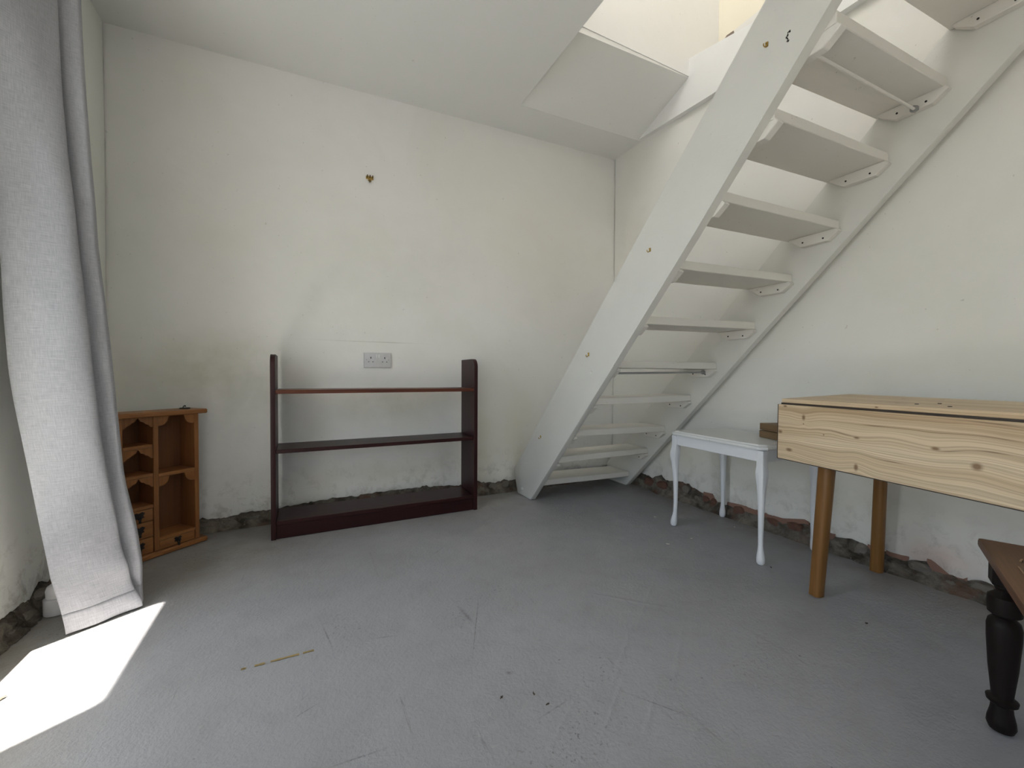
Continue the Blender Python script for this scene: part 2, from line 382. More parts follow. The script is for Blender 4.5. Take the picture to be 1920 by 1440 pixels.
def stone(parent, x, y, z, sx, sy, sz, material, name, seed):
    bm = bmesh.new(); bmesh.ops.create_icosphere(bm, subdivisions=2, radius=1)
    for v in bm.verts:
        p = v.co.copy(); m_ = max(abs(p.x), abs(p.y), abs(p.z)); p = p.lerp(p/m_*.8, .55)
        p *= 1+.30*noise.noise(p*1.4+Vector((seed, 0, 0)))+.18*noise.noise(p*3.5+Vector((0, seed, 0)))
        v.co = Vector((p.x*sx, p.y*sy, p.z*sz))
    build(name, bm, material, parent, smooth=False, loc=(x, y, z))
rr = random.Random(5)
for y, L, z, k in ((2.20, .055, .045, 's'), (2.05, .06, .05, 'b'), (1.93, .055, .055, 'b'), (1.82, .045, .05, 's'), (1.74, .04, .075, 's'), (1.66, .04, .03, 's'), (1.60, .035, .055, 'b'), (1.55, .025, .05, 'b'),
                   (1.48, .03, .028, 's'), (1.40, .045, .048, 'b'), (1.31, .04, .03, 's'), (1.22, .045, .045, 'b'), (1.12, .05, .055, 'b'), (1.05, .03, .025, 's'), (.95, .04, .03, 's'), (.86, .035, .048, 's'), (.78, .04, .025, 's'), (.68, .05, .045, 's'), (.60, .04, .02, 's'), (.52, .045, .032, 's'), (.43, .05, .03, 's')):
    stone(wall_right, XR+(.003 if y < 2 else .010), y, z, .020, L*.8, .020+rr.random()*.010, brick_mat if k == 'b' else stone_mat, 'brick' if k == 'b' else 'stone', y*9)
for x, L, z, k in ((-.42, .04, .022, 's'), (-.33, .045, .022, 's'), (-.24, .05, .035, 's'), (-.15, .03, .045, 's'), (-.05, .05, .04, 's'), (.12, .06, .045, 's'), (.30, .05, .05, 'b'), (.48, .05, .04, 's'), (.66, .05, .045, 's'), (.80, .04, .04, 's'), (.93, .035, .05, 's'), (1.0, .03, .03, 's'), (1.08, .04, .04, 's'), (1.17, .035, .045, 's'), (1.35, .05, .05, 'b'), (1.55, .05, .04, 's'), (1.75, .05, .05, 'b'), (1.92, .05, .045, 's')):
    stone(wall_back, x, YB+.004, z, L*.8, .020, .018+rr.random()*.010, brick_mat if k == 'b' else stone_mat, 'brick' if k == 'b' else 'stone', x*9)
for y, L, z in ((1.60, .035, .012), (1.68, .04, .012), (1.77, .04, .018), (1.86, .04, .045), (1.95, .04, .03), (2.05, .05, .03)):
    stone(wall_left, XL+.008, y, z, .020, L*.8, .018, stone_mat, 'stone', y*7)
# strips of older pink skim left between plaster and masonry on the right wall
bm = bmesh.new()
for t0, t1, hz in ((1.53, 1.62, .030), (1.06, 1.47, .020), (.955, .99, .015), (.80, .84, .014), (.555, .66, .034), (.71, .78, .012)):
    k = max(3, int((t1-t0)/.01)); prev = None
    for i in range(k+1):
        t = t0+(t1-t0)*i/k; e = math.sin(PI*i/k)**.5; zt = interp(RW, t)+.012
        zb = zt-.012-hz*e-.004*e*noise.noise(Vector((t*60, 1, 2)))
        c = [bm.verts.new((XR-.002, t, zb)), bm.verts.new((XR+.001, t, zt)), bm.verts.new((XR+.02, t, zb))]
        if prev:
            bm.faces.new((prev[0], c[0], c[1], prev[1])); bm.faces.new((prev[2], c[2], c[0], prev[0]))
        prev = c
build('skim_coat', bm, skim_mat, wall_right, kind='stuff')

# ceiling / upper floor slab with the stair opening
OX0, OX1, OY0, OY1 = 1.128, 2.052, -.75, 2.155
def slab(bm, x0, x1, y0, y1, top=2.60):
    quadbox(bm, [(x0, y0, cz(x0)), (x1, y0, cz(x1)), (x1, y1, cz(x1)), (x0, y1, cz(x0)), (x0, y0, top), (x1, y0, top), (x1, y1, top), (x0, y1, top)])
bm = bmesh.new()
slab(bm, XL-.32, OX0, YF-.2, YB+.02); slab(bm, OX0, XR+.25, OY1, YB+.02); slab(bm, OX0, XR+.25, YF-.2, OY0)
build('ceiling', bm, ceil_mat, kind='structure')
# sloping soffit over the foot of the stairs
SY, SZ0, SZ1 = 1.746, 2.497, 2.531
bm = bmesh.new()
quadbox(bm, [(OX0-.0, SY, SZ0), (OX1+.02, SY, SZ1), (OX1+.02, OY1, cz(OX1)+.001), (OX0-.0, OY1, cz(OX0)+.001), (OX0-.0, SY, 2.62), (OX1+.02, SY, 2.62), (OX1+.02, OY1, 2.62), (OX0-.0, OY1, 2.62)])
build('trim_1', bm, ceil_mat, kind='structure')
# fascia: edge of the upper floor carried on the right wall
build('trim_2', prism([(OY1+.03, 2.372), (1.587, 2.336), (.945, 2.308), (-.75, 2.25), (-.75, 2.42), (.6, 2.47), (1.374, 2.56), (1.749, 2.638), (1.765, 2.55), (OY1+.03, 2.40)], OX1-.018, OX1+.27, 'x'), upper_mat, kind='structure')

# upper room
def plane_box(name, m, *a): return build(name, box(*a), m, kind='structure')
plane_box('wall_upper_back', upper_mat, -1.0, 2.6, SY-.004, SY+.15, 2.534, 4.75)
plane_box('wall_upper_right', cream_mat, 2.29, 2.45, -2.5, SY+.1, 2.42, 4.75)
plane_box('wall_upper_left', upper_mat, -1.095, -1.0, -2.5, SY+.1, 2.5, 4.75)
plane_box('wall_upper_front', upper_mat, -1.09, 2.45, -2.5, -2.35, 2.4, 4.75)
bm = box(-1.095, -.9, -2.5, SY+.15, 4.7, 4.8); box(.1, 2.45, -2.5, SY+.15, 4.7, 4.8, bm=bm)
box(-.9, .1, -2.5, -.8, 4.7, 4.8, bm=bm); box(-.9, .1, .6, SY+.15, 4.7, 4.8, bm=bm)
build('ceiling_upper', bm, upper_mat, kind='structure')

white_gloss = paint('white_gloss_paint', (.80, .80, .78), .35, ((.35, .30, .22), .25), .1, 14)
# window frame and the frame of the added fill opening in the left wall (just out of the picture)
bm = box(XL-TH+.02, XL-TH+.07, WY0, WY0+.001, WZ0, WZ1)
for a in ((WY0-.03, WY0-.0, WZ0, WZ1), (WY1+.0, WY1+.03, WZ0, WZ1), (WY0-.03, WY1+.03, WZ1, WZ1+.03), (WY0-.03, WY1+.03, WZ0-.25, WZ0-.2)):
    box(XL-TH-.02, XL-TH, *a, bm=bm)
build('window_1', bm, white_gloss, kind='structure')
bm = box(XL-TH-.02, XL-TH+.04, DY0, DY0+.06, 0, DZ1)
box(XL-TH-.02, XL-TH+.04, DY1-.06, DY1, 0, DZ1, bm=bm); box(XL-TH-.02, XL-TH+.04, DY0, DY1, DZ1-.06, DZ1, bm=bm); box(XL-TH-.02, XL-TH+.04, DY0, DY1, 0, .05, bm=bm); box(XL-TH-.02, XL-TH+.04, -.78, -.72, 0, DZ1, bm=bm)
build('added_door_1', bm, white_gloss, kind='structure')

# ------------------------------------------------------------------ staircase
stair_mat = paint('staircase_white', (.70, .69, .645), .45, ((.40, .36, .28), .3), .22, 12, .35)
def stair_wood():
    m, nt, b = mat('staircase_painted_pine'); n = N(nt); v = n.coord()
    g_ = n.noise(n.coord(scale=(.12, 1, 1)), 55, 5, .65)
    c = n.mix(n.noise(v, 5, 4), (.73, .70, .64), (.79, .765, .71))
    c = n.mix(n.math('MULTIPLY', n.ramp(n.noise(v, 38, 3, .65), [(.70, 0.0), (.74, 1.0)]), .5), c, (.20, .16, .11))
    n.link(c, b.inputs['Base Color']); b.inputs['Roughness'].default_value = .5; b.inputs['Specular IOR Level'].default_value = .3
    n.bump(b, g_, .28, .004); return m
tread_mat = stair_wood()
brass = flat('aged_brass', (.42, .28, .08), .4, .7)
dark_iron = flat('dark_iron', (.03, .027, .025), .5, .6)
zinc = flat('dull_zinc_rod', (.42, .42, .42), .45, .7)
stair = thing('open_staircase', 'white painted open-tread wooden staircase rising from the back corner through the ceiling', 'staircase', (1.24, 2.2, 0))
SL = Vector((1.24, 2.2, 0))
def sobj(name, bm, m, **k):
    bm.transform(Matrix.Translation(-SL)); return build(name, bm, m, stair, **k)
# outlines in (y, z)
low_n = lambda y: .01+(2.171-y)*1.1013; top_n = lambda y: .14+(2.405-y)*1.0665
low_f = lambda y: .024+(2.165-y)*1.0373
YT = -.42
pn = [(2.180, .001), (2.352, .001), (2.392, .10), (2.400, .145), (1.633, .970), (1.20, 1.432), (.777, 1.878), (YT, top_n(YT)), (YT, low_n(YT)), (.602, 1.738), (1.02, 1.26), (1.435, .806)]
sobj('stringer', prism(pn, 1.225, 1.260, 'x', .004, 2), stair_mat, smooth=True)
pf = [(2.188, .001), (2.38, .001), (2.395, .12), (YT, low_f(YT)+.34), (YT, low_f(YT)), (2.10, low_f(2.10))]
sobj('stringer', prism(pf, 1.990, 2.030, 'x', .004, 2), stair_mat, smooth=True)
TR = [((2.142, .090), (2.160, .068)), ((1.965, .263), (1.990, .258)), ((1.801, .437), (1.846, .418)), ((1.635, .615), (1.660, .618)), ((1.469, .797), (1.497, .801)),
      ((1.302, .980), (1.284, .995)), ((1.125, 1.170), (1.116, 1.194)), ((.939, 1.356), (.933, 1.378)), ((.766, 1.536), (.775, 1.581)), ((.608, 1.700), (.617, 1.764)),
      ((.43, 1.905), (.415, 1.955)), ((.255, 2.09), (.24, 2.135)), ((.08, 2.27), (.065, 2.32)), ((-.10, 2.45), (-.11, 2.49))]
TT, TDp = .034, .200
for i, ((yl, hl), (yr, hr)) in enumerate(TR):
    bm = bmesh.new(); xa, xb = 1.2605, 1.9895
    quadbox(bm, [(xa, yl, hl), (xb, yr, hr), (xb, yr+TDp, hr), (xa, yl+TDp, hl), (xa, yl, hl+TT), (xb, yr, hr+TT), (xb, yr+TDp, hr+TT), (xa, yl+TDp, hl+TT)])
    bmesh.ops.bevel(bm, geom=bm.edges[:], offset=.002, segments=1, affect='EDGES')
    bmesh.ops.subdivide_edges(bm, edges=[e for e in bm.edges if e.calc_length() > .5], cuts=14)
    for v in bm.verts: v.co.z += .0012*noise.noise(Vector((v.co.x*9, i*5, v.co.y*6)))
    sobj('tread', bm, tread_mat, smooth=True)
    # cleats carry each tread; outer corner clipped
    if i < 12:
        cm = .044
        def cleat(x0, x1, y, h, d):
            y1 = y-.035+d
            return prism([(y-.012, h-.012), (y-.004, h-.001), (y1+.02, h-.001), (y1+.02, h-.008), (y1-.03, h-cm), (y+.030, h-cm)], x0, x1, 'x', .002, 1)
        if i > 0:
            sobj('cleat', cleat(1.960, 1.9895, yr, hr, .20), tread_mat)
            sobj('cleat', cleat(1.2605, 1.290, yl, hl, .20), tread_mat)
            for (yy, zz) in ((yr+.045, hr-.030), (yr+.125, hr-.027)):
                sobj('screw', tube((1.9585, yy, zz), (1.9605, yy, zz), .0035, 10), dark_iron)
for (yl, hl), (yr, hr) in (((1.472+.04, .772), (1.560-.01, .783)), ((.672, 1.668), (.690, 1.721))):
    sobj('tie_rod', tube((1.262, yl, hl), (1.962, yr, hr), .0048, 12), zinc if hl < 1 else tread_mat)
    sobj('nut', tube((1.945, yr, hr), (1.959, yr, hr), .012, 6), zinc)
# brass hooks, bolts and a knocked spot on the outer face of the near stringer
def hook_bm(y, z, s=1.0):
    bm = box(1.2215, 1.2255, y-.0065*s, y+.0065*s, z-.006*s, z+.018*s, .001, 1)
    wire([(1.222, y, z-.004*s), (1.213, y, z-.012*s), (1.208, y, z-.006*s), (1.209, y, z+.002*s)], .0026*s, 8, bm)
    tube((1.219, y, z+.012*s), (1.2225, y, z+.012*s), .0035*s, 10, bm)
    return bm
for y, z, s in ((.770, 1.739, .6), (1.224, 1.258, .6), (1.614, .860, .7), (2.062, .400, .6)):
    sobj('brass_hook', hook_bm(y, z, s), brass)
for y, z in ((1.596, .775), (2.289, .043)):
    bm = lathe([(.0095, 0), (.0095, .003), (.006, .005)], 16); bm.transform(Matrix.Translation((1.2255, y, z)) @ Matrix.Rotation(-PI/2, 4, 'Y'))
    sobj('bolt_head', bm, stair_mat)
bm = bmesh.new()
for k in range(10):
    a = -1.1+k*.26; a2 = a+.26; r1 = .0075+.0012*math.sin(k*2)
    wd = .0005+.0011*abs(math.sin(k*.75+1.2))
    P = [(1.2238, .703+1.3*r*math.cos(t), 1.722+r*1.9*math.sin(t)) for r, t in ((r1-wd, a), (r1+wd, a), (r1+wd, a2), (r1-wd, a2))]
    bm.faces.new([bm.verts.new(p) for p in P])
geo = bmesh.ops.extrude_face_region(bm, geom=bm.faces[:]); bmesh.ops.translate(bm, verts=[v for v in geo['geom'] if isinstance(v, bmesh.types.BMVert)], vec=(.0025, 0, 0))
sobj('bolt_cap_gap', bm, dark_iron)

# ------------------------------------------------------------------ bookcase
def mahog(name, dark, lt, axis): return wood(name, dark, lt, axis, 40, .08, .38, bump=.05, spec=.22)
mah_z = mahog('mahogany_upright', (.016, .0045, .0050), (.034, .0080, .0082), 2)
mah_x = mahog('mahogany_shelf', (.015, .0042, .0045), (.034, .0080, .0078), 0)
mah_b = mahog('mahogany_brown_shelf', (.050, .014, .009), (.12, .036, .018), 0)
BX, BY = -.144, 2.15
bk = thing('bookcase', 'low dark mahogany bookcase with three shelves and rounded upright tops against the back wall', 'bookcase', (BX, BY, 0))
BWd, BD = 1.008, .215
def up_outline():
    r = .042; pts = [(.0, .001), (BD, .001), (BD, .852)]
    pts += [(r-r*math.sin(a), .852-r+r*math.cos(a)) for a in [i*PI/2/8 for i in range(9)]]
    return pts
for x0 in (0, BWd-.020):
    build('upright', prism(up_outline(), x0, x0+.020, 'x', .0015, 1), mah_z, bk, smooth=True)
for z, m_, lab in ((.670, mah_b, 'top shelf of a lighter reddish brown'), (.396, mah_x, None), (.066, mah_x, None)):
    o = build('shelf', box(.0205, BWd-.0205, .004, BD-.004, z, z+.018, .0018, 1), m_, bk)
    if lab: o['label'] = lab
build('plinth', box(.0205, BWd-.0205, .012, .030, .001, .0655, .001, 1), mah_x, bk)

# ------------------------------------------------------------------ spice cabinet
pine = wood('honey_pine', (.16, .060, .018), (.30, .125, .040), 2, 45, .1, .42, bump=.08)
pine_x = wood('honey_pine_rail', (.18, .068, .021), (.33, .142, .046), 0, 45, .1, .42, bump=.08)
pine_d = wood('honey_pine_back', (.10, .038, .012), (.17, .070, .023), 2, 30, .1, .5, bump=.05)
cab_o = Vector((-.407, 2.296, 0)); cd = Vector((-.7623, -.6472))
# local x runs from the left end to the right end along the front, local y goes back to the corner
LWD = .347
cab_org = (cab_o.x+cd.x*LWD, cab_o.y+cd.y*LWD)
cab_rz = math.atan2(.6472, .7623)
cab = thing('spice_cabinet', 'small honey pine wall cabinet with arched pigeonholes and drawers standing in the left corner', 'cabinet', (cab_org[0], cab_org[1], 0), cab_rz)
T = lambda t: LWD-t        # distance from the right end -> local x
CD = .118
def cb(name, m, *a, bev=.0015, parent=cab, **k): return build(name, box(*a, bev, 1), m, parent, **k)
cb('cornice', pine_x, -.002, LWD+.002, -.012, CD, .583, .603, bev=.004)
cb('plinth', pine_x, 0, LWD, -.012, CD, .001, .022, bev=.006)
cb('back_panel', pine_d, T(.316), T(.031), CD-.008, CD-.002, .022, .583, bev=0)
cb('side_panel', pine, T(.318), T(.300), 0.002, CD-.009, .0225, .5825)
cb('side_panel', pine, T(.046), T(.029), 0.002, CD-.009, .0225, .5825)
cb('divider', pine, T(.201), T(.183), 0.0, CD-.009, .0225, .5825)
xl0, xl1, xr0, xr1 = T(.300)+.0004, T(.201)-.0004, T(.183)+.0004, T(.046)-.0004
for z in (.455, .337, .207): cb('shelf', pine_x, xl0, xl1, .003, CD-.009, z, z+.014)
for z in (.329, .061): cb('shelf', pine_x, xr0, xr1, .003, CD-.009, z, z+.014)
def arch(x0, x1, zt, h, centre):
    """valance with lobed shoulders; centre=True closes to a point in the middle"""
    w = x1-x0; n_ = 24; top = [(x0, zt), (x1, zt)]; low = []
    for i in range(n_+1):
        s = i/n_; u = min(s, 1-s)*2          # 0 side .. 1 middle
        if centre:
            if u < .12: d = h
            elif u < .86: d = h*(1-.62*((u-.12)/.74)**.9)-.10*h*abs(math.sin((u-.12)/.74*PI*2.2))
            else: d = h*.38*(1-((u-.86)/.14)**.6)
            d = max(d, .0012)
        else:
            if u < .10: d = h
            elif u < .58: d = h*math.sqrt(max(0, 1-((u-.10)/.48)**2.0))
            else: d = 0
            d = max(d, .0012)
        low.append((x1-w*s, zt-d))
    return top+low
for z in (.5825, .4545, .3365): build('valance', prism(arch(xl0, xl1, z, .042, True), .004, .012, 'y'), pine, cab)
for z in (.5825, .3285): build('valance', prism(arch(xr0, xr1, z, .040, False), .004, .012, 'y'), pine, cab)
def drawer(x0, x1, z0, z1):
    d = build('drawer', box(x0+.0015, x1-.0015, .004, CD-.014, z0, z1, .003, 2), pine_x, cab, smooth=True)
    cx, cz_ = (x0+x1)/2, (z0+z1)/2+.004
    # butterfly plate with a drop
    K = 1.0 if z1-z0 < .04 else 1.3
    pl = [(-.015, .007), (-.008, .012), (0, .008), (.008, .012), (.015, .007), (.010, 0), (.013, -.007), (.006, -.008), (0, -.013), (-.006, -.008), (-.013, -.007), (-.010, 0)]
    bm = prism([(cx+a*K, cz_+b*K) for a, b in pl], .0015, .0045, 'y')
    p = build('pull_plate', bm, dark_iron, d)
    bm = wire([(cx, .001, cz_+.003), (cx-.0045, -.003, cz_-.008), (cx, -.004, cz_-.022), (cx+.0045, -.003, cz_-.008), (cx, .001, cz_+.003)], .002, 8)
    lathe([(.001, -.006), (.0045, -.002), (.0035, .004), (.001, .006)], 10, (cx, -.004, cz_-.022), bm)
    build('drop_pull', bm, dark_iron, d, smooth=True)
drawer(xl0, xl1, .157, .2055); drawer(xl0, xl1, .090, .1545); drawer(xl0, xl1, .0235, .0875); drawer(xr0, xr1, .0235, .0595)
for t in (.055, .315):
    bm = lathe([(.020, 0), (.021, .002), (.018, .005), (.006, .006)], 20, (T(t), .055, .6035))
    wire([(T(t)-.008, .055, .6085), (T(t)-.004, .055, .615), (T(t)+.001, .055, .618), (T(t)+.003, .055, .612)], .002, 8, bm)
    build('hanging_ring', bm, dark_iron, cab, smooth=True)

# ------------------------------------------------------------------ double socket and brass hook on the back wall
plastic = flat('white_plastic', (.60, .59, .60), .35)
hole = flat('socket_hole_dark', (.01, .01, .01), .8)
YW = YB+.008
sock = thing('double_wall_socket', 'white plastic double electrical socket on the back wall above the bookcase', 'socket', (.290, YW, .800))
build('faceplate', box(0, .147, -.016, 0, 0, .084, .0035, 3), plastic, sock, smooth=True)
for x in (.067, .080): build('rocker_switch', box(x-.0055, x+.0055, -.0205, -.0155, .052, .074, .0012, 2), paint('switch_white_%d' % int(x*1000), (.74, .74, .74), .3), sock)
for cx in (.036, .111):
    bm = box(cx-.0025+.001, cx+.0025+.001, -.0166, -.0155, .050, .060)
    box(cx-.014, cx-.0075, -.0166, -.0155, .031, .0345, bm=bm); box(cx+.0085, cx+.015, -.0166, -.0155, .031, .0345, bm=bm)
    build('socket_holes', bm, hole, sock)
for x in (.0135, .1335): build('screw', tube((x, -.0170, .044), (x, -.0155, .044), .0028, 12), zinc, sock)
wh = thing('brass_wall_hook', 'small brass three-pronged hook high on the middle of the back wall', 'hook', (.323, YW, 1.843))
bm = box(-.019, .021, -.006, 0, .004, .021, .002, 2); box(-.008, .010, -.006, 0, -.006, .006, .002, 2, bm=bm)
build('plate', bm, brass, wh)
for x in (-.013, .001, .015):
    build('prong', wire([(x, -.005, .016), (x, -.013, .010), (x+.001, -.015, .018), (x+.001, -.011, .023)], .0032, 8), flat('brass_dark', (.12, .075, .02), .4, .6) if x < -.01 else bpy.data.materials['brass_dark'], wh)
build('lower_hook', wire([(.001, -.005, -.001), (.001, -.018, -.014), (.001, -.022, -.006)], .0045, 8), bpy.data.materials['brass_dark'], wh)

# ------------------------------------------------------------------ white occasional table
stool_mat = paint('white_furniture_paint', (.80, .81, .83), .32, ((.28, .24, .18), .12), .12, 10, .5)
stool_top = paint('chipped_white_top', (.78, .79, .77), .35, ((.10, .08, .06), .9), .2, 10, .5)
st = thing('occasional_table', 'small white painted occasional table with slender cabriole legs beside the staircase', 'table', (1.8325, 1.2455, 0), math.radians(-3.7))
hx, hy = .192, .255
def oct_out(hx, hy, c):
    # corners cut with a small lobed chamfer
    P = []
    for sx, sy in ((1, 1), (-1, 1), (-1, -1), (1, -1)):
        a = [(sx*hx, sy*(hy-c)), (sx*(hx-c*.35), sy*(hy-c*.55)), (sx*(hx-c*.55), sy*(hy-c*.35)), (sx*(hx-c), sy*hy)]
        if sx*sy < 0: a = a[::-1]
        P += a
    return P
bm = bmesh.new(); layers = []
for (dx, z) in ((-.012, .462), (-.003, .464), (0, .470), (-.002, .476), (-.010, .480), (-.012, .485), (-.022, .485), (-.026, .4825), (-.032, .4825)):
    layers.append([bm.verts.new((x, y, z)) for x, y in oct_out(hx+dx, hy+dx, .022)])
for a, b in zip(layers, layers[1:]):
    for i in range(16): bm.faces.new((a[i], a[(i+1) % 16], b[(i+1) % 16], b[i]))
bm.faces.new(layers[0][::-1]); bm.faces.new(layers[-1])
build('tabletop', bm, stool_top, st)
lx, ly = .168, .230
for sy in (1, -1): build('apron', box(-lx+.015, lx-.015, sy*ly-.008, sy*ly+.008, .415, .4615, .001, 1), stool_mat, st)
for sx in (1, -1): build('apron', box(sx*lx-.008, sx*lx+.008, -ly+.015, ly-.015, .415, .4615, .001, 1), stool_mat, st)
def cabriole(sx, sy):
    """square-sectioned at the top, carved knee, slim shank, pad foot turned outward"""
    prof = [(.0150, .4615, 0, 1), (.0150, .415, 0, 1), (.0152, .396, .001, 1), (.0182, .374, .003, .9), (.0178, .352, .003, .7), (.0155, .325, .002, .5), (.0138, .290, .001, .3), (.0122, .240, 0, .1),
            (.0108, .180, -.001, 0), (.0098, .120, -.001, 0), (.0093, .075, 0, 0), (.0110, .056, .001, 0), (.0145, .036, .003, 0), (.0158, .020, .004, 0), (.0150, .007, .004, 0), (.0110, .0008, .004, 0)]
    bm = bmesh.new(); rings = []; seg = 24
    for r, z, o, sq in prof:
        ring = []
        for i in range(seg):
            a = 2*PI*i/seg; c, s_ = math.cos(a), math.sin(a); k = 1/max(abs(c), abs(s_)); rad = r*(1+(min(k, 1.32)-1)*sq)
            if .29 < z < .375: rad *= 1+.045*math.cos(a*8)*math.sin((z-.29)/.085*PI)
            ring.append(bm.verts.new((sx*(lx+o)+rad*c, sy*(ly+o)+rad*s_, z)))
        rings.append(ring)
    for a, b in zip(rings, rings[1:]):
        for i in range(seg): bm.faces.new((a[i], a[(i+1) % seg], b[(i+1) % seg], b[i]))
    bm.faces.new(rings[0]); bm.faces.new(rings[-1][::-1]); return bm
for sx in (1, -1):
    for sy in (1, -1): build('leg', cabriole(sx, sy), stool_mat, st, smooth=True)

# small wooden box on it
boxwood = wood('dull_brown_wood', (.15, .092, .045), (.27, .175, .09), 1, 50, .1, .6)
wb = thing('wooden_box', 'small brown wooden box with a lid lying on the white table', 'box', (1.885, 1.085, .4838), math.radians(-20))
def rbox(z0, z1, g_=0):
    pts = []
    for cx, cy, a0 in ((.050-g_, .085-g_, 0), (-.050+g_, .085-g_, 90), (-.050+g_, -.085+g_, 180), (.050-g_, -.085+g_, 270)):
        for k in range(5):
            a = math.radians(a0+k*22.5); pts.append((cx-.010*(1 if cx > 0 else -1)+.010*math.cos(a), cy-.010*(1 if cy > 0 else -1)+.010*math.sin(a)))
    return prism(pts, z0, z1, 'z', .001, 1)
build('box_base', rbox(.0005, .031), boxwood, wb)
build('lid', rbox(.0345, .064, .001), boxwood, wb)

# ------------------------------------------------------------------ drop-leaf table
def pine_leaf_material(name, knots, ax, ay, tint=1.1):
    """pine planking with knots; ax = grain axis, ay = across"""
    m, nt, b = mat(name); n = N(nt); v = n.coord(); xyz = n.sep(v)
    X, Y = xyz[ax], xyz[ay]
    warp = n.math('MULTIPLY', n.math('SUBTRACT', n.noise(n.comb(n.math('MULTIPLY', X, 2.2), n.math('MULTIPLY', Y, 6.0), 0.0), 1.0, 3, .5), .5), .024)
    kmask = None
    for kx, ky, rx, ry, s in knots:
        dx = n.math('DIVIDE', n.math('SUBTRACT', X, kx), rx*4.0); dy = n.math('DIVIDE', n.math('SUBTRACT', Y, ky), ry*4.0)
        g_ = n.math('EXPONENT', n.math('MULTIPLY', n.math('ADD', n.math('MULTIPLY', dx, dx), n.math('MULTIPLY', dy, dy)), -1.0))
        warp = n.math('ADD', warp, n.math('MULTIPLY', g_, .011*s))
        kk = n.blob(xyz, kx, ky, rx*.62, ry*.62, 0, (ax, ay)); kmask = kk if kmask is None else n.math('MAXIMUM', kmask, kk)
    yy = n.math('ADD', Y, warp)
    bands = n.noise(n.comb(n.math('MULTIPLY', X, .5), n.math('MULTIPLY', yy, 48.0), 0.0), 1.0, 2, .5)
    fine = n.noise(n.comb(n.math('MULTIPLY', X, 1.2), n.math('MULTIPLY', yy, 230.0), 3.0), 1.0, 3, .6)
    broad = n.noise(n.comb(n.math('MULTIPLY', X, .9), n.math('MULTIPLY', yy, 15.0), 7.0), 1.0, 2, .5)
    base = n.mix(n.ramp(broad, [(.35, 0.0), (.65, 1.0)]), (.52*tint, .385*tint, .235*tint), (.70*tint, .575*tint, .40*tint))
    base = n.mix(n.math('MULTIPLY', n.ramp(bands, [(.52, 0.0), (.66, 1.0)]), .45), base, (.36*tint, .235*tint, .125*tint))
    base = n.mix(n.math('MULTIPLY', n.ramp(fine, [(.45, 0.0), (.60, 1.0)]), .48), base, (.33*tint, .22*tint, .125*tint))
    line = n.ramp(bands, [(.600, 0.0), (.612, 1.0), (.625, 0.0)])
    base = n.mix(n.math('MULTIPLY', line, .8), base, (.16, .09, .045))
    base = n.mix(n.ramp(kmask, [(.15, 0.0), (.8, .85)]), base, (.20, .105, .05))
    n.link(base, b.inputs['Base Color']); b.inputs['Roughness'].default_value = .5; b.inputs['Specular IOR Level'].default_value = .35
    n.bump(b, fine, .1, .002)
    return m
# knots given as (distance along from the left end, height, ...)
leaf_mat = pine_leaf_material('knotty_pine_leaf', [(.10, -.040, .010, .016, 1), (.10, -.062, .004, .004, -.6), (.012, -.100, .014, .010, 1), (.048, -.160, .02, .010, -1.2), (.27, -.085, .014, .006, 1.2), (.27, -.175, .010, .018, -1.2),
                                                    (.46, -.085, .016, .008, 1), (.54, -.115, .018, .016, -1.2), (.17, -.09, .004, .004, .3), (.03, -.006, .012, .006, .5), (.75, -.07, .014, .01, 1), (.9, -.13, .014, .01, -1)], 0, 2)
top_mat = pine_leaf_material('knotty_pine_top', [(.30, .10, .012, .008, 1), (.6, .3, .014, .01, -1), (.18, .33, .012, .008, 1)], 0, 1)
edge_mat = pine_leaf_material('yellow_pine_edge', [(.31, .672, .008, .004, .2)], 0, 2)
lipping = flat('dark_edge_lipping', (.05, .035, .025), .6)
oakleg = wood('varnished_beech_leg', (.17, .076, .020), (.27, .128, .034), 2, 40, .06, .4, bump=.04)
TA = math.radians(11)
tx, ty = 1.567, .905
dl = thing('drop_leaf_table', 'pine-topped drop-leaf kitchen table with hanging leaf and splayed brown legs by the right wall', 'table', (tx, ty, 0), -PI/2-TA)
TL = 1.15
bm = bmesh.new()
pts = [(0.0, 0.0), (TL, 0.0), (TL, .40), (-.085, .455)]
zt = [.6805, .6805, .688, .690]
lo = [bm.verts.new((x, y, z-.014)) for (x, y), z in zip(pts, zt)]; hi = [bm.verts.new((x, y, z)) for (x, y), z in zip(pts, zt)]
bm.faces.new(lo[::-1]); bm.faces.new(hi)
for i in range(4): bm.faces.new((lo[i], lo[(i+1) % 4], hi[(i+1) % 4], hi[i]))
tt = build('tabletop', bm, top_mat, dl)
build('edge_strip', box(0.0, TL, -.0018, -.0001, .6675, .6790, 0), edge_mat, tt)
lf = build('leaf', box(.002, TL+.01, -.020, -.0055, .4640, .6600, .0012, 1), leaf_mat, dl)
me_ = lf.data
for v in me_.vertices: v.co.z -= .661
lf.location = (0, 0, .661)
bm = box(.0005, .0019, -.0205, -.0050, .4630, .6605); box(.0005, TL+.01, -.0205, -.0050, .4620, .4639, bm=bm)
bm.transform(Matrix.Translation((0, 0, -.661)))
build('leaf_edging', bm, lipping, lf)
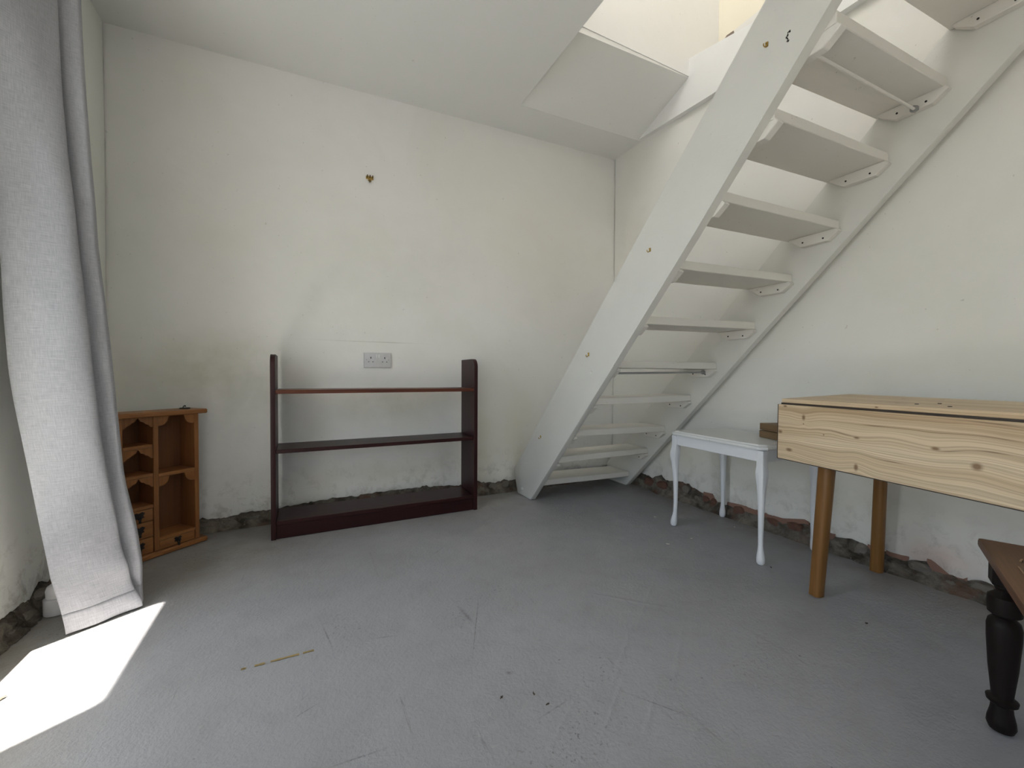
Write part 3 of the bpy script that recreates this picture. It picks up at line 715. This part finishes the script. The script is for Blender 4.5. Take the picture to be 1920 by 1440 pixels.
# holes drilled in the top
bm = bmesh.new()
for x, y in ((.37, .16), (.355, .09), (.44, .07)):
    build('screw_hole', tube((x, y, .6810+(.0225)*y-.0015), (x, y, .6816+.0225*y+.0003), .0045, 12), hole, tt)
build('gap_shade_strip', box(-.002, TL-.01, -.0015, .030, .640, .6660, 0), lipping, dl)  # dark strip standing in for the shade in the gap above the leaf
build('apron', box(.10, TL-.10, .040, .058, .585, .6655, .001, 1), oakleg, dl)
build('apron', box(.06, TL-.10, .335, .353, .585, .6655, .001, 1), oakleg, dl)
build('apron', box(.10, .118, .0585, .3345, .585, .6655, .001, 1), oakleg, dl)
build('apron', box(TL-.118, TL-.1, .0585, .3345, .585, .6655, .001, 1), oakleg, dl)
def toloc(x, y):
    v = Matrix.Rotation(PI/2+TA, 3, 'Z') @ Vector((x-tx, y-ty, 0)); return (v.x, v.y)
def tleg(foot, top, r0, r1, ztop=.664):
    bm = bmesh.new(); rings = []; seg = 20
    f = toloc(*foot); t = toloc(*top)
    for k in range(9):
        s = k/8; z = ztop*s+.001*(1-s); r = r0+(r1-r0)*min(1, s*1.15)
        cx, cy = f[0]+(t[0]-f[0])*s, f[1]+(t[1]-f[1])*s; ring = []
        for i in range(seg):
            a = 2*PI*i/seg; c, s_ = math.cos(a), math.sin(a); kk = 1/max(abs(c), abs(s_))
            rad = r*(1+(min(kk, 1.14)-1))
            ring.append(bm.verts.new((cx+rad*c, cy+rad*s_, z)))
        rings.append(ring)
    for a, b in zip(rings, rings[1:]):
        for i in range(seg): bm.faces.new((a[i], a[(i+1) % seg], b[(i+1) % seg], b[i]))
    bm.faces.new(rings[0][::-1]); bm.faces.new(rings[-1]); return bm
build('leg', tleg((1.588, .790), (1.612, .765), .0190, .0225), oakleg, dl, smooth=True)
build('leg', tleg((1.998, .785), (1.975, .765), .0185, .0180), oakleg, dl, smooth=True)
build('leg', tleg((1.405, -.130), (1.440, -.09), .0195, .0270), oakleg, dl, smooth=True)
build('leg', tleg((1.80, -.20), (1.77, -.15), .0185, .0225), oakleg, dl, smooth=True)

# ------------------------------------------------------------------ dark carved stool at the right edge
oak = wood('dark_oak', (.055, .024, .011), (.14, .066, .030), 0, 50, .1, .4)
oak_leg = wood('near_black_oak', (.005, .0035, .003), (.013, .008, .006), 2, 50, .1, .5, spec=.2)
pale_carve = flat('worn_carving', (.24, .15, .085), .7)
dk = thing('carved_stool', 'dark oak stool with carved top and turned leg at the right edge', 'stool', (1.357, .352, 0), math.atan2(.38, .925))
# local x points back toward +B reversed, local y reversed A: top spans x -.44..0, y -.36..0
build('top', box(-.44, 0, -.37, 0, .380, .400, .006, 2), oak, dk, smooth=True)
bm = bmesh.new()
rr = random.Random(3)
for k in range(130):
    a = rr.random()*2*PI; r = .150*math.sqrt(rr.random()); cx, cy = -.185+r*math.cos(a), -.165+r*math.sin(a)*.97
    th_ = a+PI/2+rr.uniform(-.5, .5); L = rr.uniform(.008, .020)
    wire([(cx-L*math.cos(th_), cy-L*math.sin(th_), .4005), (cx, cy, .4018), (cx+L*math.cos(th_), cy+L*math.sin(th_), .4005)], .0016, 6, bm)
build('carving', bm, pale_carve, dk, kind='stuff')
for a in ((-.40, -.04, -.055, -.037), (-.40, -.04, -.333, -.315)): build('apron', box(a[0], a[1], a[2], a[3], .325, .3798, .001, 1), oak, dk)
for a in ((-.055, -.037), (-.403, -.385)): build('apron', box(a[0], a[1], -.3145, -.0555, .325, .3798, .001, 1), oak, dk)
def turned(x, y):
    bm = box(x-.022, x+.022, y-.022, y+.022, .318, .3798, .002, 1)
    lathe([(.014, .318), (.017, .312), (.014, .305), (.017, .300), (.0255, .292), (.0270, .275), (.0255, .256), (.0160, .248), (.0240, .240), (.0265, .228), (.0260, .200), (.0225, .140), (.0170, .082),
           (.0170, .076), (.0245, .071), (.0235, .064), (.0165, .058), (.0175, .045), (.0215, .026), (.0225, .014), (.0190, .004), (.0120, .0008)][::-1], 28, (x, y, 0), bm)
    return bm
for x in (-.037, -.403):
    for y in (-.037, -.333): build('leg', turned(x, y), oak_leg, dk, smooth=True)

# ------------------------------------------------------------------ curtain
def cloth_material():
    m, nt, b = mat('grey_linen_weave'); n = N(nt); uv = n.new('ShaderNodeUVMap'); xyz = n.sep(uv.outputs[0])
    wx = n.noise(n.comb(n.math('MULTIPLY', xyz[0], 460.0), n.math('MULTIPLY', xyz[1], 30.0), 0.0), 1.0, 3, .6)
    wy = n.noise(n.comb(n.math('MULTIPLY', xyz[0], 26.0), n.math('MULTIPLY', xyz[1], 400.0), 5.0), 1.0, 3, .6)
    f = n.math('ADD', n.math('MULTIPLY', wx, .5), n.math('MULTIPLY', wy, .5))
    c = n.mix(n.ramp(f, [(.34, 0.0), (.66, 1.0)]), (.33, .33, .352), (.50, .50, .53))
    n.link(c, b.inputs['Base Color']); b.inputs['Roughness'].default_value = .9; b.inputs['Specular IOR Level'].default_value = .15
    b.inputs['Sheen Weight'].default_value = .15
    n.bump(b, f, .35, .0015)
    out = nt.nodes['Material Output']; tr = n.new('ShaderNodeBsdfTranslucent'); n.link(c, tr.inputs[0])
    ms = n.new('ShaderNodeMixShader'); ms.inputs[0].default_value = .18
    n.link(b.outputs[0], ms.inputs[1]); n.link(tr.outputs[0], ms.inputs[2]); n.link(ms.outputs[0], out.inputs[0])
    return m
cloth = cloth_material()
ROWS = [  # z, cross-section from the leading edge round the folds (x, y)
    (2.13, [(-.700, 1.480), (-.690, 1.510), (-.668, 1.570), (-.652, 1.640), (-.640, 1.695), (-.655, 1.728), (-.640, 1.735), (-.612, 1.750), (-.625, 1.790), (-.672, 1.800), (-.690, 1.77), (-.70, 1.80), (-.72, 1.84)]),
    (1.89, [(-.722, 1.520), (-.712, 1.545), (-.685, 1.600), (-.664, 1.655), (-.648, 1.700), (-.662, 1.730), (-.645, 1.735), (-.617, 1.750), (-.630, 1.790), (-.675, 1.800), (-.69, 1.77), (-.70, 1.80), (-.72, 1.84)]),
    (1.42, [(-.752, 1.640), (-.742, 1.640), (-.700, 1.655), (-.655, 1.675), (-.630, 1.705), (-.645, 1.735), (-.630, 1.738), (-.598, 1.750), (-.610, 1.790), (-.66, 1.800), (-.68, 1.77), (-.69, 1.80), (-.71, 1.84)]),
    (1.13, [(-.752, 1.655), (-.740, 1.648), (-.695, 1.655), (-.640, 1.675), (-.612, 1.705), (-.628, 1.735), (-.615, 1.738), (-.585, 1.750), (-.597, 1.790), (-.65, 1.800), (-.67, 1.77), (-.68, 1.80), (-.70, 1.84)]),
    (.76, [(-.742, 1.662), (-.730, 1.650), (-.680, 1.652), (-.620, 1.672), (-.585, 1.702), (-.600, 1.732), (-.588, 1.738), (-.557, 1.750), (-.57, 1.790), (-.63, 1.800), (-.65, 1.77), (-.66, 1.80), (-.69, 1.84)]),
    (.45, [(-.700, 1.655), (-.690, 1.645), (-.645, 1.652), (-.590, 1.675), (-.555, 1.702), (-.572, 1.730), (-.563, 1.738), (-.534, 1.750), (-.55, 1.790), (-.61, 1.800), (-.63, 1.77), (-.65, 1.80), (-.68, 1.84)]),
    (.17, [(-.660, 1.645), (-.650, 1.636), (-.610, 1.650), (-.560, 1.680), (-.520, 1.712), (-.532, 1.738), (-.520, 1.745), (-.495, 1.752), (-.51, 1.790), (-.58, 1.800), (-.61, 1.77), (-.63, 1.80), (-.66, 1.84)]),
    (.006, [(-.622, 1.624), (-.612, 1.626), (-.570, 1.655), (-.528, 1.690), (-.488, 1.724), (-.498, 1.742), (-.495, 1.748), (-.486, 1.752), (-.50, 1.785), (-.56, 1.800), (-.60, 1.77), (-.62, 1.80), (-.65, 1.84)])]
def cr(p0, p1, p2, p3, t):
    return .5*((2*p1)+(-p0+p2)*t+(2*p0-5*p1+4*p2-p3)*t*t+(-p0+3*p1-3*p2+p3)*t*t*t)
def section(pts, s):
    k = len(pts)-1; f = min(s*k, k-1e-6); i = int(f); t = f-i
    g_ = lambda j: Vector(pts[max(0, min(k, j))])
    return cr(g_(i-1), g_(i), g_(i+1), g_(i+2), t)
def curtain_pt(s, z):
    i = 0
    while i < len(ROWS)-2 and z < ROWS[i+1][0]: i += 1
    z1, z2 = ROWS[i][0], ROWS[i+1][0]; t = max(0, min(1, (z1-z)/(z1-z2)))
    R_ = lambda j: section(ROWS[max(0, min(len(ROWS)-1, j))][1], s)
    p = cr(R_(i-1), R_(i), R_(i+1), R_(i+2), t)
    w = .010*noise.noise(Vector((s*5, z*1.6, 1)))+.004*noise.noise(Vector((s*9, z*6, 4)))
    low = max(0, 1-z/.32)
    w += low*.015*math.sin(z*42+s*3)*math.exp(-((s-.40)/.14)**2)+low*.004*noise.noise(Vector((s*7, z*14, 8)))
    if s < .08: w *= s/.08
    return Vector((p.x+w*.75, p.y-w*.65, z))
def curtain_patch(s0, s1, z0, z1, ns, nz, off=0.0, thick=.0012):
    bm = bmesh.new(); uvl = bm.loops.layers.uv.new('UVMap'); G = []; UV = {}
    for j in range(nz+1):
        z = z0+(z1-z0)*j/nz; row = []
        for i in range(ns+1):
            s = s0+(s1-s0)*i/ns; p = curtain_pt(s, z); q = curtain_pt(min(1, s+.004), z)-curtain_pt(max(0, s-.004), z)
            nrm = Vector((q.y, -q.x, 0)).normalized()
            v = bm.verts.new(p+nrm*off); row.append(v); UV[v] = (s*.8, z)
        G.append(row)
    for j in range(nz):
        for i in range(ns): bm.faces.new((G[j][i], G[j][i+1], G[j+1][i+1], G[j+1][i]))
    for f in bm.faces:
        for l in f.loops: l[uvl].uv = UV[l.vert]
    return bm
cur = thing('curtain', 'long light grey woven curtain gathered in folds beside the window at left', 'curtain', (-.65, 1.70, 0))
def curb(name, bm, th_):
    bm.transform(Matrix.Translation((.65, -1.70, 0))); o = build(name, bm, cloth, cur, smooth=False)
    for p in o.data.polygons: p.use_smooth = True
    md = o.modifiers.new('thickness', 'SOLIDIFY'); md.thickness = th_; md.offset = 0
    return o
curb('drape', curtain_patch(0, 1, .006, 2.13, 150, 150), .0016)
curb('bottom_hem', curtain_patch(0, .60, .005, .062, 90, 6, .0001), .0017)
curb('side_hem', curtain_patch(0, .055, .062, 2.13, 6, 120, .0001), .0017)
pole = thing('curtain_pole', 'dark metal curtain pole on the left wall above the grey curtain', 'curtain pole', (-.68, 1.2, 2.15))
bm = tube((0, -1.0, 0), (0, .72, 0), .0105, 16)
build('rod', bm, dark_iron, pole)
for y in (.66, -.6): build('bracket', box(-.0915, -.009, y-.006, y+.006, -.010, .004), dark_iron, pole)

# white plastic pipe end behind the curtain
pe = thing('pipe_end', 'short white plastic pipe end with a collar behind the foot of the curtain', 'pipe', (-.708, 1.800, 0))
build('collar', lathe([(.030, .001), (.031, .004), (.031, .050), (.027, .053)], 24), plastic, pe, smooth=True)
build('cap', lathe([(.025, .0535), (.026, .075), (.022, .088), (.012, .095), (.003, .0965)], 24), plastic, pe, smooth=True)
# timber offcut on the upper floor edge
tag(build('timber_offcut', prism([(1.545, 2.600), (1.475, 2.585), (1.480, 2.618), (1.52, 2.622)], 2.062, 2.11, 'x'), flat('grey_brown_timber', (.22, .17, .13), .8)),
    'small brown timber offcut on the upper floor edge beside the staircase', 'timber')

# ------------------------------------------------------------------ debris on the floor
leafm = flat('dry_brown_leaf', (.05, .035, .02), .8)
def crumb(x, y, L, w, label, name='dead_leaf', cat='leaf', m_=leafm, seed=0, rz=0.0, group=None):
    bm = bmesh.new(); n_ = 9; top = []; 
    rnd = random.Random(seed); c0 = bm.verts.new((0, 0, .0045))
    ring = []
    for k in range(12):
        a = 2*PI*k/12; r = rnd.uniform(.55, 1.0)
        ring.append(bm.verts.new((L*r*math.cos(a), w*r*math.sin(a), .0012+rnd.random()*.0035)))
    base = bm.verts.new((0, 0, .0004))
    for k in range(12):
        bm.faces.new((c0, ring[k], ring[(k+1) % 12])); bm.faces.new((base, ring[(k+1) % 12], ring[k]))
    o = build(name, bm, m_); o.location = (x, y, .0); o.rotation_euler = (0, 0, rz)
    return tag(o, label, cat, group)
crumb(.409, .861, .006, .0035, 'dark dried leaf crumb on the grey floor, left of a pair in the foreground', seed=1, rz=.6)
crumb(.483, .837, .007, .0030, 'dark dried leaf crumb, middle of three in the foreground floor', seed=2, rz=1.4)
crumb(.496, .796, .006, .0030, 'dark leaf crumb nearest the camera of three in the foreground', seed=3, rz=.2)
crumb(1.542, .627, .006, .0040, 'dark crumb of debris on the floor between the kitchen table legs and the stool', name='debris_crumb', cat='debris', seed=4)
crumb(1.652, 1.025-.04, .008, .0035, 'dark leaf crumb on the floor by the foot of the white table', seed=5, rz=.9)
crumb(-.640, 1.370, .016, .006, 'brown dried leaf in the sunlit patch at the left edge', seed=6, rz=.9)
chip = flat('plaster_chip', (.62, .60, .55), .8)
for i, (x, y) in enumerate(((1.606, 1.326), (1.930, 1.335), (1.679, 1.619), (1.461, 1.329))):
    crumb(x, y, .010, .003, ('pale plaster flake on the floor beneath the white table', 'pale plaster flake beside the rear leg of the white table', 'pale plaster flake on the floor left of the white table legs', 'pale plaster flake in front of the white table, out on the floor')[i], name='plaster_flake', cat='debris', m_=chip, seed=20+i, rz=i*.8)
# strip of yellow tape residue stuck to the floor
tape = flat('yellow_tape_residue', (.34, .25, .10), .7)
bm = bmesh.new(); rnd = random.Random(9)
for x0, x1 in ((-.152, -.142), (-.122, -.100), (-.086, -.020), (-.010, .016)):
    k = 6
    for i in range(k):
        xa, xb = x0+(x1-x0)*i/k, x0+(x1-x0)*(i+1)/k+.001
        w0, w1 = .0028+rnd.random()*.0025, .0028+rnd.random()*.0025
        quadbox(bm, [(xa, 1.243-w0, .0002), (xb, 1.243-w1, .0002), (xb, 1.243+w1*.6, .0002), (xa, 1.243+w0*.6, .0002), (xa, 1.243-w0, .0012), (xb, 1.243-w1, .0012), (xb, 1.243+w1*.6, .0012), (xa, 1.243+w0*.6, .0012)])
build('tape_residue', bm, tape, floor, kind='stuff')
